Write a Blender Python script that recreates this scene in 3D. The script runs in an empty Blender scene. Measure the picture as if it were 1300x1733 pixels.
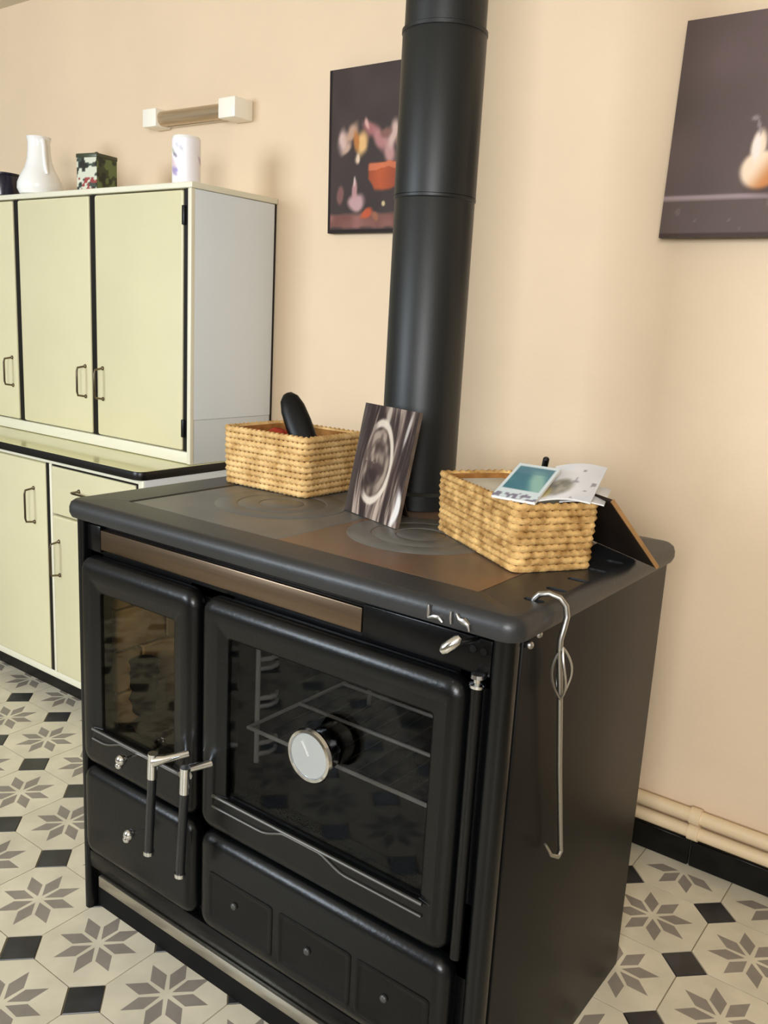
import bpy, bmesh, math, random
from mathutils import Vector, Matrix
random.seed(7)
PI = math.pi
scene = bpy.context.scene
COL = scene.collection

# ------------------------------------------------------------------ camera
cam_d = bpy.data.cameras.new('camera'); cam = bpy.data.objects.new('camera', cam_d); COL.objects.link(cam)
_r = Vector((0.79894717, 0.5990341, 0.05330634)); _u = Vector((-0.16937035, 0.13906961, 0.97569121)); _f = Vector((-0.57705902, 0.78855424, -0.21256789))
cam.matrix_world = Matrix(((_r.x, _u.x, -_f.x, 1.60290905), (_r.y, _u.y, -_f.y, -1.9431992), (_r.z, _u.z, -_f.z, 1.21039871), (0, 0, 0, 1)))
cam_d.sensor_fit = 'VERTICAL'; cam_d.sensor_height = 24.0
cam_d.lens = 1475.42 / 1733.0 * 24.0
cam_d.clip_start = 0.02
scene.camera = cam

# ------------------------------------------------------------------ world, daylight, exposure
def lin(c):
    o = []
    for v in c[:3]:
        v = v / 255.0
        o.append(v / 12.92 if v <= 0.04045 else ((v + 0.055) / 1.055) ** 2.4)
    return (o[0], o[1], o[2], 1.0)

world = bpy.data.worlds.new('sky'); scene.world = world; world.use_nodes = True
world.node_tree.nodes['Background'].inputs[0].default_value = (0.75, 0.87, 1.0, 1)
world.node_tree.nodes['Background'].inputs[1].default_value = 1.2

def area(name, loc, target, sx, sy, power, color):
    l = bpy.data.lights.new(name, 'AREA'); l.shape = 'RECTANGLE'; l.size = sx; l.size_y = sy; l.energy = power; l.color = color
    o = bpy.data.objects.new(name, l); COL.objects.link(o); o.location = loc
    o.rotation_euler = (Vector(target) - Vector(loc)).to_track_quat('-Z', 'Y').to_euler()
    return o
# daylight entering through the two windows of the room (openings are in wall_front and wall_right)
ROOM = dict(x0=-2.3, x1=3.3, y0=-3.9, y1=0.0, z1=2.26)
area('daylight_left_window', (-1.2, ROOM['y0'] + 0.05, 1.65), (-1.2, 0.0, 1.65), 1.3, 0.9, 66, (0.80, 0.90, 1.0))
area('daylight_right_window', (2.25, ROOM['y0'] + 0.05, 1.65), (2.25, 0.0, 1.65), 1.1, 0.9, 80, (0.96, 0.98, 1.0))

scene.view_settings.view_transform = 'Standard'; scene.view_settings.look = 'None'
scene.view_settings.gamma = 1.0; scene.view_settings.use_curve_mapping = False
scene.view_settings.exposure = 0.31

# ------------------------------------------------------------------ materials
MATS = {}
def mat(name, rgb, rough=0.5, metal=0.0, spec=0.5, var=0.0, vscale=8.0, bump=0.0, bscale=60.0, coat=0.0, vrgb=None, objvar=0.0, stretch=None, detail=4.0):
    if name in MATS: return MATS[name]
    m = bpy.data.materials.new(name); m.use_nodes = True; nt = m.node_tree; N = nt.nodes; L = nt.links
    b = N['Principled BSDF']; base = lin(rgb)
    b.inputs['Base Color'].default_value = base; b.inputs['Roughness'].default_value = rough
    b.inputs['Metallic'].default_value = metal; b.inputs['Specular IOR Level'].default_value = spec
    b.inputs['Coat Weight'].default_value = coat; b.inputs['Coat Roughness'].default_value = 0.15
    tc = N.new('ShaderNodeTexCoord'); src = tc.outputs['Object']
    if stretch:
        mp = N.new('ShaderNodeMapping'); mp.inputs['Scale'].default_value = stretch; L.new(src, mp.inputs['Vector']); src = mp.outputs['Vector']
    out = None
    if var > 0 or vrgb:
        n = N.new('ShaderNodeTexNoise'); n.inputs['Scale'].default_value = vscale; n.inputs['Detail'].default_value = detail; L.new(src, n.inputs['Vector'])
        r = N.new('ShaderNodeValToRGB'); L.new(n.outputs['Fac'], r.inputs['Fac'])
        r.color_ramp.elements[0].position = 0.3; r.color_ramp.elements[1].position = 0.7
        r.color_ramp.elements[0].color = tuple(c * (1 - var) for c in base[:3]) + (1,)
        r.color_ramp.elements[1].color = lin(vrgb) if vrgb else tuple(min(1, c * (1 + var)) for c in base[:3]) + (1,)
        out = r.outputs['Color']
    if objvar > 0:
        oi = N.new('ShaderNodeObjectInfo'); hs = N.new('ShaderNodeHueSaturation'); mr = N.new('ShaderNodeMapRange')
        mr.inputs['To Min'].default_value = 1 - objvar; mr.inputs['To Max'].default_value = 1 + objvar
        L.new(oi.outputs['Random'], mr.inputs['Value']); L.new(mr.outputs['Result'], hs.inputs['Value'])
        if out: L.new(out, hs.inputs['Color'])
        else: hs.inputs['Color'].default_value = base
        out = hs.outputs['Color']
    if out: L.new(out, b.inputs['Base Color'])
    if bump > 0:
        n2 = N.new('ShaderNodeTexNoise'); n2.inputs['Scale'].default_value = bscale; n2.inputs['Detail'].default_value = 3; L.new(src, n2.inputs['Vector'])
        bp = N.new('ShaderNodeBump'); bp.inputs['Strength'].default_value = bump; bp.inputs['Distance'].default_value = 0.004
        L.new(n2.outputs['Fac'], bp.inputs['Height']); L.new(bp.outputs['Normal'], b.inputs['Normal'])
    MATS[name] = m; return m

def vcol_mat(name, rough=0.6, spec=0.3, bump=0.0):
    if name in MATS: return MATS[name]
    m = bpy.data.materials.new(name); m.use_nodes = True; N = m.node_tree.nodes; L = m.node_tree.links; b = N['Principled BSDF']
    a = N.new('ShaderNodeVertexColor'); a.layer_name = 'Col'; L.new(a.outputs['Color'], b.inputs['Base Color'])
    b.inputs['Roughness'].default_value = rough; b.inputs['Specular IOR Level'].default_value = spec
    MATS[name] = m; return m

def glass_mat(name, tint, amount):
    m = bpy.data.materials.new(name); m.use_nodes = True; N = m.node_tree.nodes; L = m.node_tree.links
    for n in list(N):
        if n.type != 'OUTPUT_MATERIAL': N.remove(n)
    out = [n for n in N if n.type == 'OUTPUT_MATERIAL'][0]
    t = N.new('ShaderNodeBsdfTransparent'); t.inputs[0].default_value = tint
    g = N.new('ShaderNodeBsdfGlossy'); g.inputs['Roughness'].default_value = 0.03; g.inputs['Color'].default_value = (1, 1, 1, 1)
    fr = N.new('ShaderNodeFresnel'); fr.inputs['IOR'].default_value = 1.5
    ml = N.new('ShaderNodeMath'); ml.operation = 'MULTIPLY'; ml.inputs[1].default_value = amount; L.new(fr.outputs[0], ml.inputs[0])
    mx = N.new('ShaderNodeMixShader'); L.new(ml.outputs[0], mx.inputs[0]); L.new(t.outputs[0], mx.inputs[1]); L.new(g.outputs[0], mx.inputs[2]); L.new(mx.outputs[0], out.inputs['Surface'])
    MATS[name] = m; return m

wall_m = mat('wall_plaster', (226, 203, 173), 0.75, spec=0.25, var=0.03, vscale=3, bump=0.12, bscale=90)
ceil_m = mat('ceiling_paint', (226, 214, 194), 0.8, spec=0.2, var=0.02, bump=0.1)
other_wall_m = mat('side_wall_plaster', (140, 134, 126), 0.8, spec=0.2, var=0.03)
grout_m = mat('floor_grout', (150, 138, 112), 0.9, var=0.1, vscale=30)
tile_m = mat('tile_cream', (212, 204, 182), 0.42, spec=0.4, var=0.13, vscale=9, objvar=0.05, bump=0.05, bscale=40)
petal_m = mat('tile_grey', (140, 132, 122), 0.45, spec=0.4, var=0.14, vscale=14, objvar=0.08)
dot_m = mat('tile_black', (40, 40, 42), 0.35, spec=0.45, var=0.4, vscale=16, vrgb=(56, 56, 58), objvar=0.1)
blacktile_m = mat('skirting_black', (8, 8, 8), 0.3, spec=0.35, var=0.1)
iron_m = mat('stove_enamel_black', (8, 8, 9), 0.26, spec=0.22, var=0.12, vscale=5, bump=0.06, bscale=160)
door_iron_m = mat('stove_door_iron', (7, 8, 9), 0.29, spec=0.33, var=0.12, vscale=9, bump=0.08, bscale=140)
side_m = mat('stove_side_sheet', (12, 11, 10), 0.42, spec=0.22, var=0.18, vscale=4)
top_m = mat('cast_iron_top', (36, 37, 39), 0.42, spec=0.55, var=0.2, vscale=11, bump=0.1, bscale=120)
cook_m = mat('cooking_plate_iron', (96, 95, 92), 0.4, spec=0.6, var=0.2, vscale=9, bump=0.05, bscale=90)
brownplate_m = mat('brown_mottled_plate', (92, 86, 80), 0.38, spec=0.6, vscale=5, vrgb=(124, 86, 54), var=0.15, bump=0.05, bscale=90)  # grey iron mottled with brown, for the right cooking plate
ring_m = mat('cooking_ring_iron', (90, 89, 86), 0.42, spec=0.6, var=0.2, vscale=14)
void_m = mat('dark_recess', (7, 7, 7), 0.7, spec=0.2)
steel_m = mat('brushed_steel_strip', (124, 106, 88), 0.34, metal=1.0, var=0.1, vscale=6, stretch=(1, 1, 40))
rail_m = mat('steel_rail', (190, 186, 176), 0.3, metal=1.0, var=0.1, vscale=10)
chrome_m = mat('chrome', (226, 228, 230), 0.14, metal=1.0)
satin_m = mat('satin_chrome', (176, 174, 170), 0.34, metal=1.0)
trimline_m = mat('trim_line_steel', (120, 118, 114), 0.4, metal=1.0)
wire_m = mat('oven_wire', (232, 226, 214), 0.4, metal=0.0)
handle_m = mat('handle_black', (22, 24, 27), 0.28, spec=0.6)
pipe_m = mat('stove_pipe_black', (22, 24, 24), 0.44, spec=0.42, var=0.08, vscale=6, bump=0.03, bscale=200)
brick_m = mat('firebrick', (172, 144, 102), 0.9, spec=0.1, var=0.3, vscale=14, objvar=0.12, bump=0.3, bscale=60)
char_m = mat('charred_wood', (24, 20, 17), 0.9, spec=0.1, var=0.4, vscale=20, bump=0.6, bscale=50)
ash_m = mat('ash', (70, 62, 54), 0.95, spec=0.1, var=0.3, vscale=30, bump=0.6, bscale=80)
fireglass_m = glass_mat('fire_door_glass', (0.72, 0.7, 0.64, 1), 0.08)
ovenglass_m = glass_mat('oven_door_glass', (0.55, 0.55, 0.55, 1), 0.06)
green_m = mat('cabinet_pale_green', (214, 207, 170), 0.32, spec=0.45, var=0.03, vscale=4)
cream_m = mat('cabinet_cream', (226, 222, 200), 0.38, spec=0.45, var=0.02, vscale=4)
white_m = mat('cabinet_white_side', (222, 229, 234), 0.35, spec=0.45, var=0.03, vscale=3)
grey_m = mat('cabinet_grey_white', (204, 209, 212), 0.4, spec=0.4, var=0.03, vscale=3)
blackedge_gap_m = mat('cabinet_black_edge_and_gap', (14, 13, 12), 0.35, spec=0.4)
formica_m = mat('counter_formica', (214, 210, 160), 0.12, spec=0.5, var=0.04, vscale=6)
pull_m = mat('cabinet_pull_metal', (120, 108, 90), 0.3, metal=1.0)
grass_m = mat('seagrass', (214, 166, 100), 0.75, spec=0.2, var=0.28, vscale=38, vrgb=(236, 200, 140), bump=0.4, bscale=240, detail=6)
grass2_m = mat('seagrass_dark', (178, 128, 66), 0.75, spec=0.2, var=0.35, vscale=42, vrgb=(232, 192, 126), bump=0.4, bscale=240, detail=6)
liner_m = mat('basket_inside', (150, 104, 56), 0.85, spec=0.1, var=0.3, vscale=40)
red_m = mat('red_cloth', (168, 62, 44), 0.85, spec=0.1, var=0.3, vscale=25, bump=0.5, bscale=90)
blackplastic_m = mat('black_plastic', (8, 8, 8), 0.4, spec=0.25)
ceramic_m = mat('white_ceramic', (240, 238, 234), 0.2, spec=0.5, var=0.02)
navy_m = mat('navy_glaze', (20, 18, 40), 0.2, spec=0.5, var=0.2, vscale=20)
lampwhite_m = mat('lamp_white', (246, 240, 226), 0.35, spec=0.45)
lamptube_m = mat('lamp_tube_bronze', (188, 166, 136), 0.28, metal=0.6, var=0.12, vscale=5, stretch=(1, 30, 30))
cream_pipe_m = mat('painted_pipe', (226, 203, 166), 0.4, spec=0.45, var=0.03)
darkboard_m = mat('leaning_board_dark', (40, 30, 22), 0.7, spec=0.2, var=0.2, vscale=12)
tanedge_m = mat('leaning_board_edge', (150, 112, 70), 0.7, spec=0.2, var=0.2, vscale=30)
winframe_m = mat('window_frame_white', (232, 230, 222), 0.4)

# ------------------------------------------------------------------ geometry helpers
def new(): return bmesh.new()

def box(bm, x0, x1, y0, y1, z0, z1, bev=0.0, seg=2):
    r = bmesh.ops.create_cube(bm, size=1.0); vs = r['verts']
    for v in vs:
        v.co.x = x0 if v.co.x < 0 else x1; v.co.y = y0 if v.co.y < 0 else y1; v.co.z = z0 if v.co.z < 0 else z1
    if bev > 0:
        es = list({e for v in vs for e in v.link_edges})
        bmesh.ops.bevel(bm, geom=es, offset=bev, segments=seg, profile=0.5, affect='EDGES', clamp_overlap=True)
    return bm

def loft(bm, loops, cap0=False, cap1=False, closed=True):
    V = [[bm.verts.new(p) for p in lp] for lp in loops]
    n = len(V[0])
    for a, b in zip(V[:-1], V[1:]):
        for i in range(n if closed else n - 1):
            j = (i + 1) % n
            try: bm.faces.new((a[i], a[j], b[j], b[i]))
            except ValueError: pass
    if cap0: bm.faces.new(list(reversed(V[0])))
    if cap1: bm.faces.new(V[-1])
    return bm

def rrect(a0, a1, b0, b1, r, n=4):
    pts = []
    for cx, cy, s in ((a1 - r, b1 - r, 0), (a0 + r, b1 - r, 1), (a0 + r, b0 + r, 2), (a1 - r, b0 + r, 3)):
        for k in range(n + 1):
            t = (s + k / n) * PI / 2
            pts.append((cx + r * math.cos(t), cy + r * math.sin(t)))
    return pts
def xz(pts, y): return [(p[0], y, p[1]) for p in pts]
def xy(pts, z): return [(p[0], p[1], z) for p in pts]

def tube(bm, pts, r, seg=8, caps=True, closed=False):
    pts = [Vector(p) for p in pts]; n = len(pts); rings = []
    rad = r if isinstance(r, (list, tuple)) else [r] * n
    prev = None
    for i, p in enumerate(pts):
        if closed: t = pts[(i + 1) % n] - pts[i - 1]
        else: t = pts[min(i + 1, n - 1)] - pts[max(i - 1, 0)]
        t.normalize()
        if prev is None:
            a = Vector((0, 0, 1)) if abs(t.z) < 0.9 else Vector((1, 0, 0))
        else: a = prev
        s = t.cross(a); 
        if s.length < 1e-6: s = t.cross(Vector((0, 1, 0)))
        s.normalize(); w = s.cross(t).normalized(); prev = w
        rings.append([p + (s * math.cos(2 * PI * k / seg) + w * math.sin(2 * PI * k / seg)) * rad[i] for k in range(seg)])
    if closed: rings.append(rings[0])
    V = [[bm.verts.new(q) for q in ring] for ring in (rings[:-1] if closed else rings)]
    if closed: V.append(V[0])
    for a, b in zip(V[:-1], V[1:]):
        for i in range(seg):
            j = (i + 1) % seg; bm.faces.new((a[i], a[j], b[j], b[i]))
    if caps and not closed:
        bm.faces.new(list(reversed(V[0]))); bm.faces.new(V[-1])
    return bm

def lathe(bm, prof, c=(0, 0, 0), seg=32, axis='z'):
    loops = []
    for r, h in prof:
        lp = []
        for k in range(seg):
            t = 2 * PI * k / seg; a, b = max(r, 1e-5) * math.cos(t), max(r, 1e-5) * math.sin(t)
            if axis == 'z': lp.append((c[0] + a, c[1] + b, c[2] + h))
            elif axis == 'y': lp.append((c[0] + a, c[1] + h, c[2] - b))
            else: lp.append((c[0] + h, c[1] + a, c[2] + b))
        loops.append(lp)
    loft(bm, loops, True, True); return bm

def cyl(bm, p0, p1, r, seg=16): return tube(bm, [p0, p1], r, seg)

def ball(bm, c, r, seg=16, sc=(1, 1, 1)):
    m = Matrix.Translation(c) @ Matrix.Diagonal((sc[0], sc[1], sc[2], 1))
    bmesh.ops.create_uvsphere(bm, u_segments=seg, v_segments=seg // 2, radius=r, matrix=m); return bm

OFF = {}
def finish(bm, name, m, off=(0, 0, 0), smooth=40):
    bmesh.ops.remove_doubles(bm, verts=bm.verts, dist=1e-6)
    bmesh.ops.recalc_face_normals(bm, faces=bm.faces)
    if off != (0, 0, 0): bmesh.ops.translate(bm, verts=bm.verts, vec=Vector(off) * -1)
    me = bpy.data.meshes.new(name); 
    if smooth:
        for f in bm.faces: f.smooth = True
        ang = math.radians(smooth)
        for e in bm.edges:
            if len(e.link_faces) == 2 and e.calc_face_angle(0) > ang: e.smooth = False
    bm.to_mesh(me); bm.free()
    for mm in (m if isinstance(m, (list, tuple)) else [m]): me.materials.append(mm)
    return me

def thing(name, label, cat, loc=(0, 0, 0), rotz=0.0, group=None):
    o = bpy.data.objects.new(name, None); COL.objects.link(o); o.empty_display_size = 0.05
    o.location = loc; o.rotation_euler = (0, 0, rotz); o['label'] = label; o['category'] = cat
    if group: o['group'] = group
    OFF[o.name] = tuple(loc); return o

def part(name, bm, m, parent, local=False, label=None, smooth=40):
    off = (0, 0, 0) if local else OFF[parent.name]
    me = finish(bm, name, m, off, smooth); o = bpy.data.objects.new(name, me); COL.objects.link(o); o.parent = parent
    OFF[o.name] = OFF[parent.name]
    if label: o['label'] = label
    return o

def single(name, bm, m, label, cat, loc=(0, 0, 0), group=None, local=False, rotz=0, smooth=40):
    me = finish(bm, name, m, (0, 0, 0) if local else tuple(loc), smooth); o = bpy.data.objects.new(name, me); COL.objects.link(o)
    o.location = loc; o.rotation_euler = (0, 0, rotz); o['label'] = label; o['category'] = cat
    if group: o['group'] = group
    OFF[o.name] = tuple(loc); return o

def struct(name, bm, m, label, smooth=None):
    me = finish(bm, name, m, (0, 0, 0), smooth); o = bpy.data.objects.new(name, me); COL.objects.link(o)
    o['kind'] = 'structure'; o['label'] = label; o['category'] = name.split('_')[0]; OFF[o.name] = (0, 0, 0); return o

def painted(name, nx, ny, pos, color, m, thick=None):
    """grid sheet with printed colours: pos(u,v)->xyz, color(u,v)->srgb; returns a mesh"""
    bm = new(); cl = bm.loops.layers.color.new('Col')
    V = [[bm.verts.new(pos(i / nx, j / ny)) for i in range(nx + 1)] for j in range(ny + 1)]
    for j in range(ny):
        for i in range(nx):
            f = bm.faces.new((V[j][i], V[j][i + 1], V[j + 1][i + 1], V[j + 1][i])); f.smooth = True
            for l, (a, b) in zip(f.loops, ((i, j), (i + 1, j), (i + 1, j + 1), (i, j + 1))):
                c = color(a / nx, b / ny); l[cl] = (c[0] / 255, c[1] / 255, c[2] / 255, 1)
    me = bpy.data.meshes.new(name); bm.to_mesh(me); bm.free(); me.materials.append(m); return me

def painted_part(name, me, parent):
    o = bpy.data.objects.new(name, me); COL.objects.link(o); o.parent = parent; OFF[o.name] = OFF[parent.name]; return o

def mixc(a, b, t): t = max(0, min(1, t)); return tuple(x + (y - x) * t for x, y in zip(a, b))
def sstep(a, b, x): t = max(0, min(1, (x - a) / (b - a))); return t * t * (3 - 2 * t)
def hsh(i, j, s=0):
    v = math.sin(i * 127.1 + j * 311.7 + s * 74.7) * 43758.5453; return v - math.floor(v)
def vnoise(x, y, s=0):
    i, j = math.floor(x), math.floor(y); a, b = x - i, y - j; a = a * a * (3 - 2 * a); b = b * b * (3 - 2 * b)
    return (hsh(i, j, s) * (1 - a) + hsh(i + 1, j, s) * a) * (1 - b) + (hsh(i, j + 1, s) * (1 - a) + hsh(i + 1, j + 1, s) * a) * b
def ell(u, v, cx, cy, rx, ry, rot=0, soft=0.25):
    c, s = math.cos(math.radians(rot)), math.sin(math.radians(rot)); dx, dy = u - cx, v - cy
    d = math.hypot((dx * c + dy * s) / rx, (-dx * s + dy * c) / ry); return 1 - sstep(1 - soft, 1 + soft, d)

# ================================================================== ROOM
X0, X1, Y0, Y1, Z1 = ROOM['x0'], ROOM['x1'], ROOM['y0'], ROOM['y1'], ROOM['z1']
struct('wall_back', box(new(), X0, X1, 0, 0.12, -0.05, Z1), wall_m, 'peach plaster wall carrying the two still-life pictures')
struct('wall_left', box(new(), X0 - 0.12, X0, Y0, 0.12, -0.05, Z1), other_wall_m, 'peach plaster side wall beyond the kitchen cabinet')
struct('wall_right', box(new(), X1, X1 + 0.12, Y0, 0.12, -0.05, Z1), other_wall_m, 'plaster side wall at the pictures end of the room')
bm = new(); WIN = ((-1.9, -0.5), (1.65, 2.85))
for a in ((X0, -1.9, -0.05, Z1), (-0.5, 1.65, -0.05, Z1), (2.85, X1, -0.05, Z1), (-1.9, -0.5, -0.05, 1.2), (-1.9, -0.5, 2.1, Z1), (1.65, 2.85, -0.05, 1.2), (1.65, 2.85, 2.1, Z1)): box(bm, a[0], a[1], Y0 - 0.12, Y0, a[2], a[3])
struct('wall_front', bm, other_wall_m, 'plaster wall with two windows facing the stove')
struct('ceiling', box(new(), X0 - 0.12, X1 + 0.12, Y0 - 0.12, 0.12, Z1, Z1 + 0.1), ceil_m, 'low peach painted ceiling')
def window(name, a0, a1, fixed, axis, label):
    bm = new(); t = 0.05
    rects = [(a0, a0 + t, 1.2, 2.1), (a1 - t, a1, 1.2, 2.1), (a0, a1, 1.2, 1.25), (a0, a1, 2.05, 2.1), ((a0 + a1) / 2 - 0.03, (a0 + a1) / 2 + 0.03, 1.2, 2.1)]
    for r in rects:
        if axis == 'x': box(bm, r[0], r[1], fixed - 0.09, fixed - 0.04, r[2], r[3])
        else: box(bm, fixed + 0.04, fixed + 0.09, r[0], r[1], r[2], r[3])
    struct(name, bm, winframe_m, label)
window('window_1', -1.9, -0.5, Y0, 'x', 'white framed window facing the kitchen cabinet')
window('window_2', 1.65, 2.85, Y0, 'x', 'white framed window facing the picture wall')

# floor: bed with octagonal star tiles and black square insets, each a piece
TP, TX, TY = 0.2025, 1.1307, -0.2451
floor = struct('floor', box(new(), X0, X1, Y0, 0.0, -0.06, -0.003), grout_m, 'floor of cream octagonal cement tiles with grey stars and black insets')
def star_tile_mesh():
    bm = new(); g = 0.0012; h = 0.5 * TP - g; c = 0.272 * TP - g * 0.4
    octo = [(h, c), (c, h), (-c, h), (-h, c), (-h, -c), (-c, -h), (c, -h), (h, -c)]
    zt, zb = 0.0, -0.01
    # star petals, and cream field triangulated round them
    pet = []
    for k in range(8):
        a = math.radians(22.5 + 45 * k); ca, sa = math.cos(a), math.sin(a)
        def pt(r, w): return (r * ca - w * sa, r * sa + w * ca)
        pet.append([pt(0.055 * TP, 0), pt(0.225 * TP, -0.077 * TP), pt(0.41 * TP, 0), pt(0.225 * TP, 0.077 * TP)])
    O = [bm.verts.new((p[0], p[1], zt)) for p in octo]
    B = [bm.verts.new((p[0], p[1], zb)) for p in octo]
    for i in range(8): bm.faces.new((O[i - 1], O[i], B[i], B[i - 1]))
    P = [[bm.verts.new((p[0], p[1], zt)) for p in q] for q in pet]
    for q in P: f = bm.faces.new(q); f.material_index = 1
    ctr = bm.verts.new((0, 0, zt))
    for k in range(8):
        q, n = P[k], P[(k + 1) % 8]
        bm.faces.new((ctr, q[0], n[0]))
        bm.faces.new((q[0], q[3], n[1], n[0]))
        bm.faces.new((q[3], q[2], n[2], n[1]))
    # petal tips lie toward octagon corners: corner k is octo index with the same angle order
    ang = sorted(range(8), key=lambda i: math.atan2(octo[i][1], octo[i][0]) % (2 * PI))
    for k in range(8):
        q, n = P[k], P[(k + 1) % 8]; a, b = O[ang[k]], O[ang[(k + 1) % 8]]
        bm.faces.new((q[2], a, b, n[2]))
    bmesh.ops.recalc_face_normals(bm, faces=bm.faces)
    me = bpy.data.meshes.new('octagon_tile'); bm.to_mesh(me); bm.free(); me.materials.append(tile_m); me.materials.append(petal_m); return me
def dot_mesh():
    bm = new(); d = 0.228 * TP - 0.0016; b = 0.0015
    lo = [(d, 0), (0, d), (-d, 0), (0, -d)]
    loft(bm, [[(x, y, -0.01) for x, y in lo], [(x, y, -b) for x, y in lo], [(x * (1 - b / d), y * (1 - b / d), 0) for x, y in lo]], False, True)
    bmesh.ops.recalc_face_normals(bm, faces=bm.faces)
    me = bpy.data.meshes.new('square_inset'); bm.to_mesh(me); bm.free(); me.materials.append(dot_m); return me
tm, dm = star_tile_mesh(), dot_mesh()
SX0, SX1, SYF, SYB = 0.204, 1.129, -1.005, -0.436      # stove body
def piece(name, me, x, y):
    o = bpy.data.objects.new(name, me); COL.objects.link(o); o.parent = floor; o.location = (x, y, 0); o.rotation_euler = (0, 0, random.choice((0, 1, 2, 3)) * PI / 2)
for i in range(-11, 5):
    for j in range(-11, 2):
        cx, cy = TX + i * TP, TY + j * TP
        if not (cx - TP > 2.2 or cy < -2.6) and (cy + TP * .5 < 0.001):
            piece('octagon_tile', tm, cx, cy)
        dx, dy = cx + TP / 2, cy + TP / 2
        if not (dx > 2.2 or dy < -2.6) and dy < -0.03: piece('square_inset', dm, dx, dy)
# cut border tiles along the back wall
bm_cut = None
def border_mesh():
    bm = new(); h = 0.5 * TP - 0.0012; ycut = -(TY + TP)   # distance from tile centre to the wall (negative side only kept)
    pts = [(-h, -0.272 * TP), (-0.272 * TP, -h), (0.272 * TP, -h), (h, -0.272 * TP), (h, ycut - 0.002), (-h, ycut - 0.002)]
    loft(bm, [[(x, y, -0.01) for x, y in pts], [(x, y, 0) for x, y in pts]], False, True)
    for k in range(4, 8):
        a = math.radians(22.5 + 45 * k); ca, sa = math.cos(a), math.sin(a)
        q = [(0.055, 0), (0.225, -0.077), (0.41, 0), (0.225, 0.077)]
        vs = [bm.verts.new((TP * (r * ca - w * sa), TP * (r * sa + w * ca), 0.0004)) for r, w in q]; f = bm.faces.new(vs); f.material_index = 1
    bmesh.ops.recalc_face_normals(bm, faces=bm.faces)
    me = bpy.data.meshes.new('cut_octagon_tile'); bm.to_mesh(me); bm.free(); me.materials.append(tile_m); me.materials.append(petal_m); return me
cm = border_mesh()
for i in range(-11, 6):
    o = bpy.data.objects.new('cut_octagon_tile', cm); COL.objects.link(o); o.parent = floor; o.location = (TX + i * TP, TY + TP, 0)

# black tiled skirting along the back wall
bb = struct('baseboard_back', box(new(), X0, X1, -0.004, 0.0, 0, 0.067), mat('skirting_grout', (120, 112, 98), 0.9), 'black glazed tile skirting along the picture wall')
bm = new(); box(bm, -0.0988, 0.0988, -0.014, -0.002, 0.001, 0.067, 0.0025, 1); sk = finish(bm, 'skirting_tile', blacktile_m)
for i in range(-17, 11):
    o = bpy.data.objects.new('skirting_tile', sk); COL.objects.link(o); o.parent = bb; o.location = (1.03 + i * 0.2, 0, 0)
for k, z in enumerate((0.136, 0.096)):
    t = thing('heating_pipe', ('upper' if k == 0 else 'lower') + ' of two cream painted heating pipes above the black skirting', 'pipe', (0.95, -0.024, z))
    part('pipe_run', tube(new(), [(-0.2, -0.024, z), (X1 - 0.01, -0.024, z)], 0.0155, 14), cream_pipe_m, t)
    for x in (1.137, 2.2):
        b = new(); lathe(b, [(0.0155, -0.012), (0.0195, -0.012), (0.0195, 0.012), (0.0155, 0.012)], (x, -0.024, z), 16, 'x'); box(b, x - 0.005, x + 0.005, -0.014, 0.0, z - 0.006, z + 0.006)
        part('wall_clip', b, cream_pipe_m, t)

# ================================================================== COOK STOVE
stove = thing('wood_cookstove', 'black cast iron wood cookstove with oven door and firebox door on tiled floor', 'stove', ((SX0 + SX1) / 2, (SYF + SYB) / 2, 0))
def U(u): return SX0 + u
ZP0, ZP1 = 0.824, 0.86
# shell
part('side_panel', box(new(), SX1 - 0.014, SX1 - 0.001, -0.975, SYB, 0.0, ZP0, 0.002), side_m, stove)
part('side_panel', box(new(), SX0 + 0.001, SX0 + 0.014, -0.975, SYB, 0.0, ZP0, 0.002), side_m, stove)
part('back_panel', box(new(), SX0 + 0.014, SX1 - 0.014, SYB - 0.012, SYB, 0.03, ZP0), side_m, stove)
part('base_panel', box(new(), SX0 + 0.014, SX1 - 0.014, -0.96, SYB - 0.012, 0.03, 0.045), side_m, stove)
bm = new(); pts = rrect(U(0.893), SX1, -1.008, -0.975, 0.0145, 6); loft(bm, [xy(pts, 0.0), xy(pts, ZP0)], True, True); part('corner_post', bm, door_iron_m, stove)
bm = new(); pts = rrect(SX0, U(0.018), -1.005, -0.975, 0.007, 4); loft(bm, [xy(pts, 0.0), xy(pts, ZP0)], True, True); part('corner_post', bm, door_iron_m, stove)
# face frame behind the doors
bm = new()
for a in ((0.018, 0.893, 0.745, ZP0), (0.018, 0.893, 0.315, 0.42), (0.018, 0.893, 0.045, 0.33), (0.30, 0.405, 0.3, 0.76), (0.018, 0.055, 0.3, 0.76), (0.84, 0.893, 0.3, 0.76)):
    box(bm, U(a[0]), U(a[1]), -0.985, -0.972, a[2], a[3])
part('face_frame', bm, iron_m, stove)
part('kick_plate', box(new(), U(0.02), U(0.893), -0.985, -0.978, 0.001, 0.07), void_m, stove)
part('lower_rail', box(new(), U(0.056), U(0.875), -1.010, -0.985, 0.072, 0.097, 0.003), rail_m, stove)
part('base_strip', box(new(), U(0.018), U(0.893), -1.003, -0.985, 0.099, 0.137, 0.004), iron_m, stove)

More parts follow.
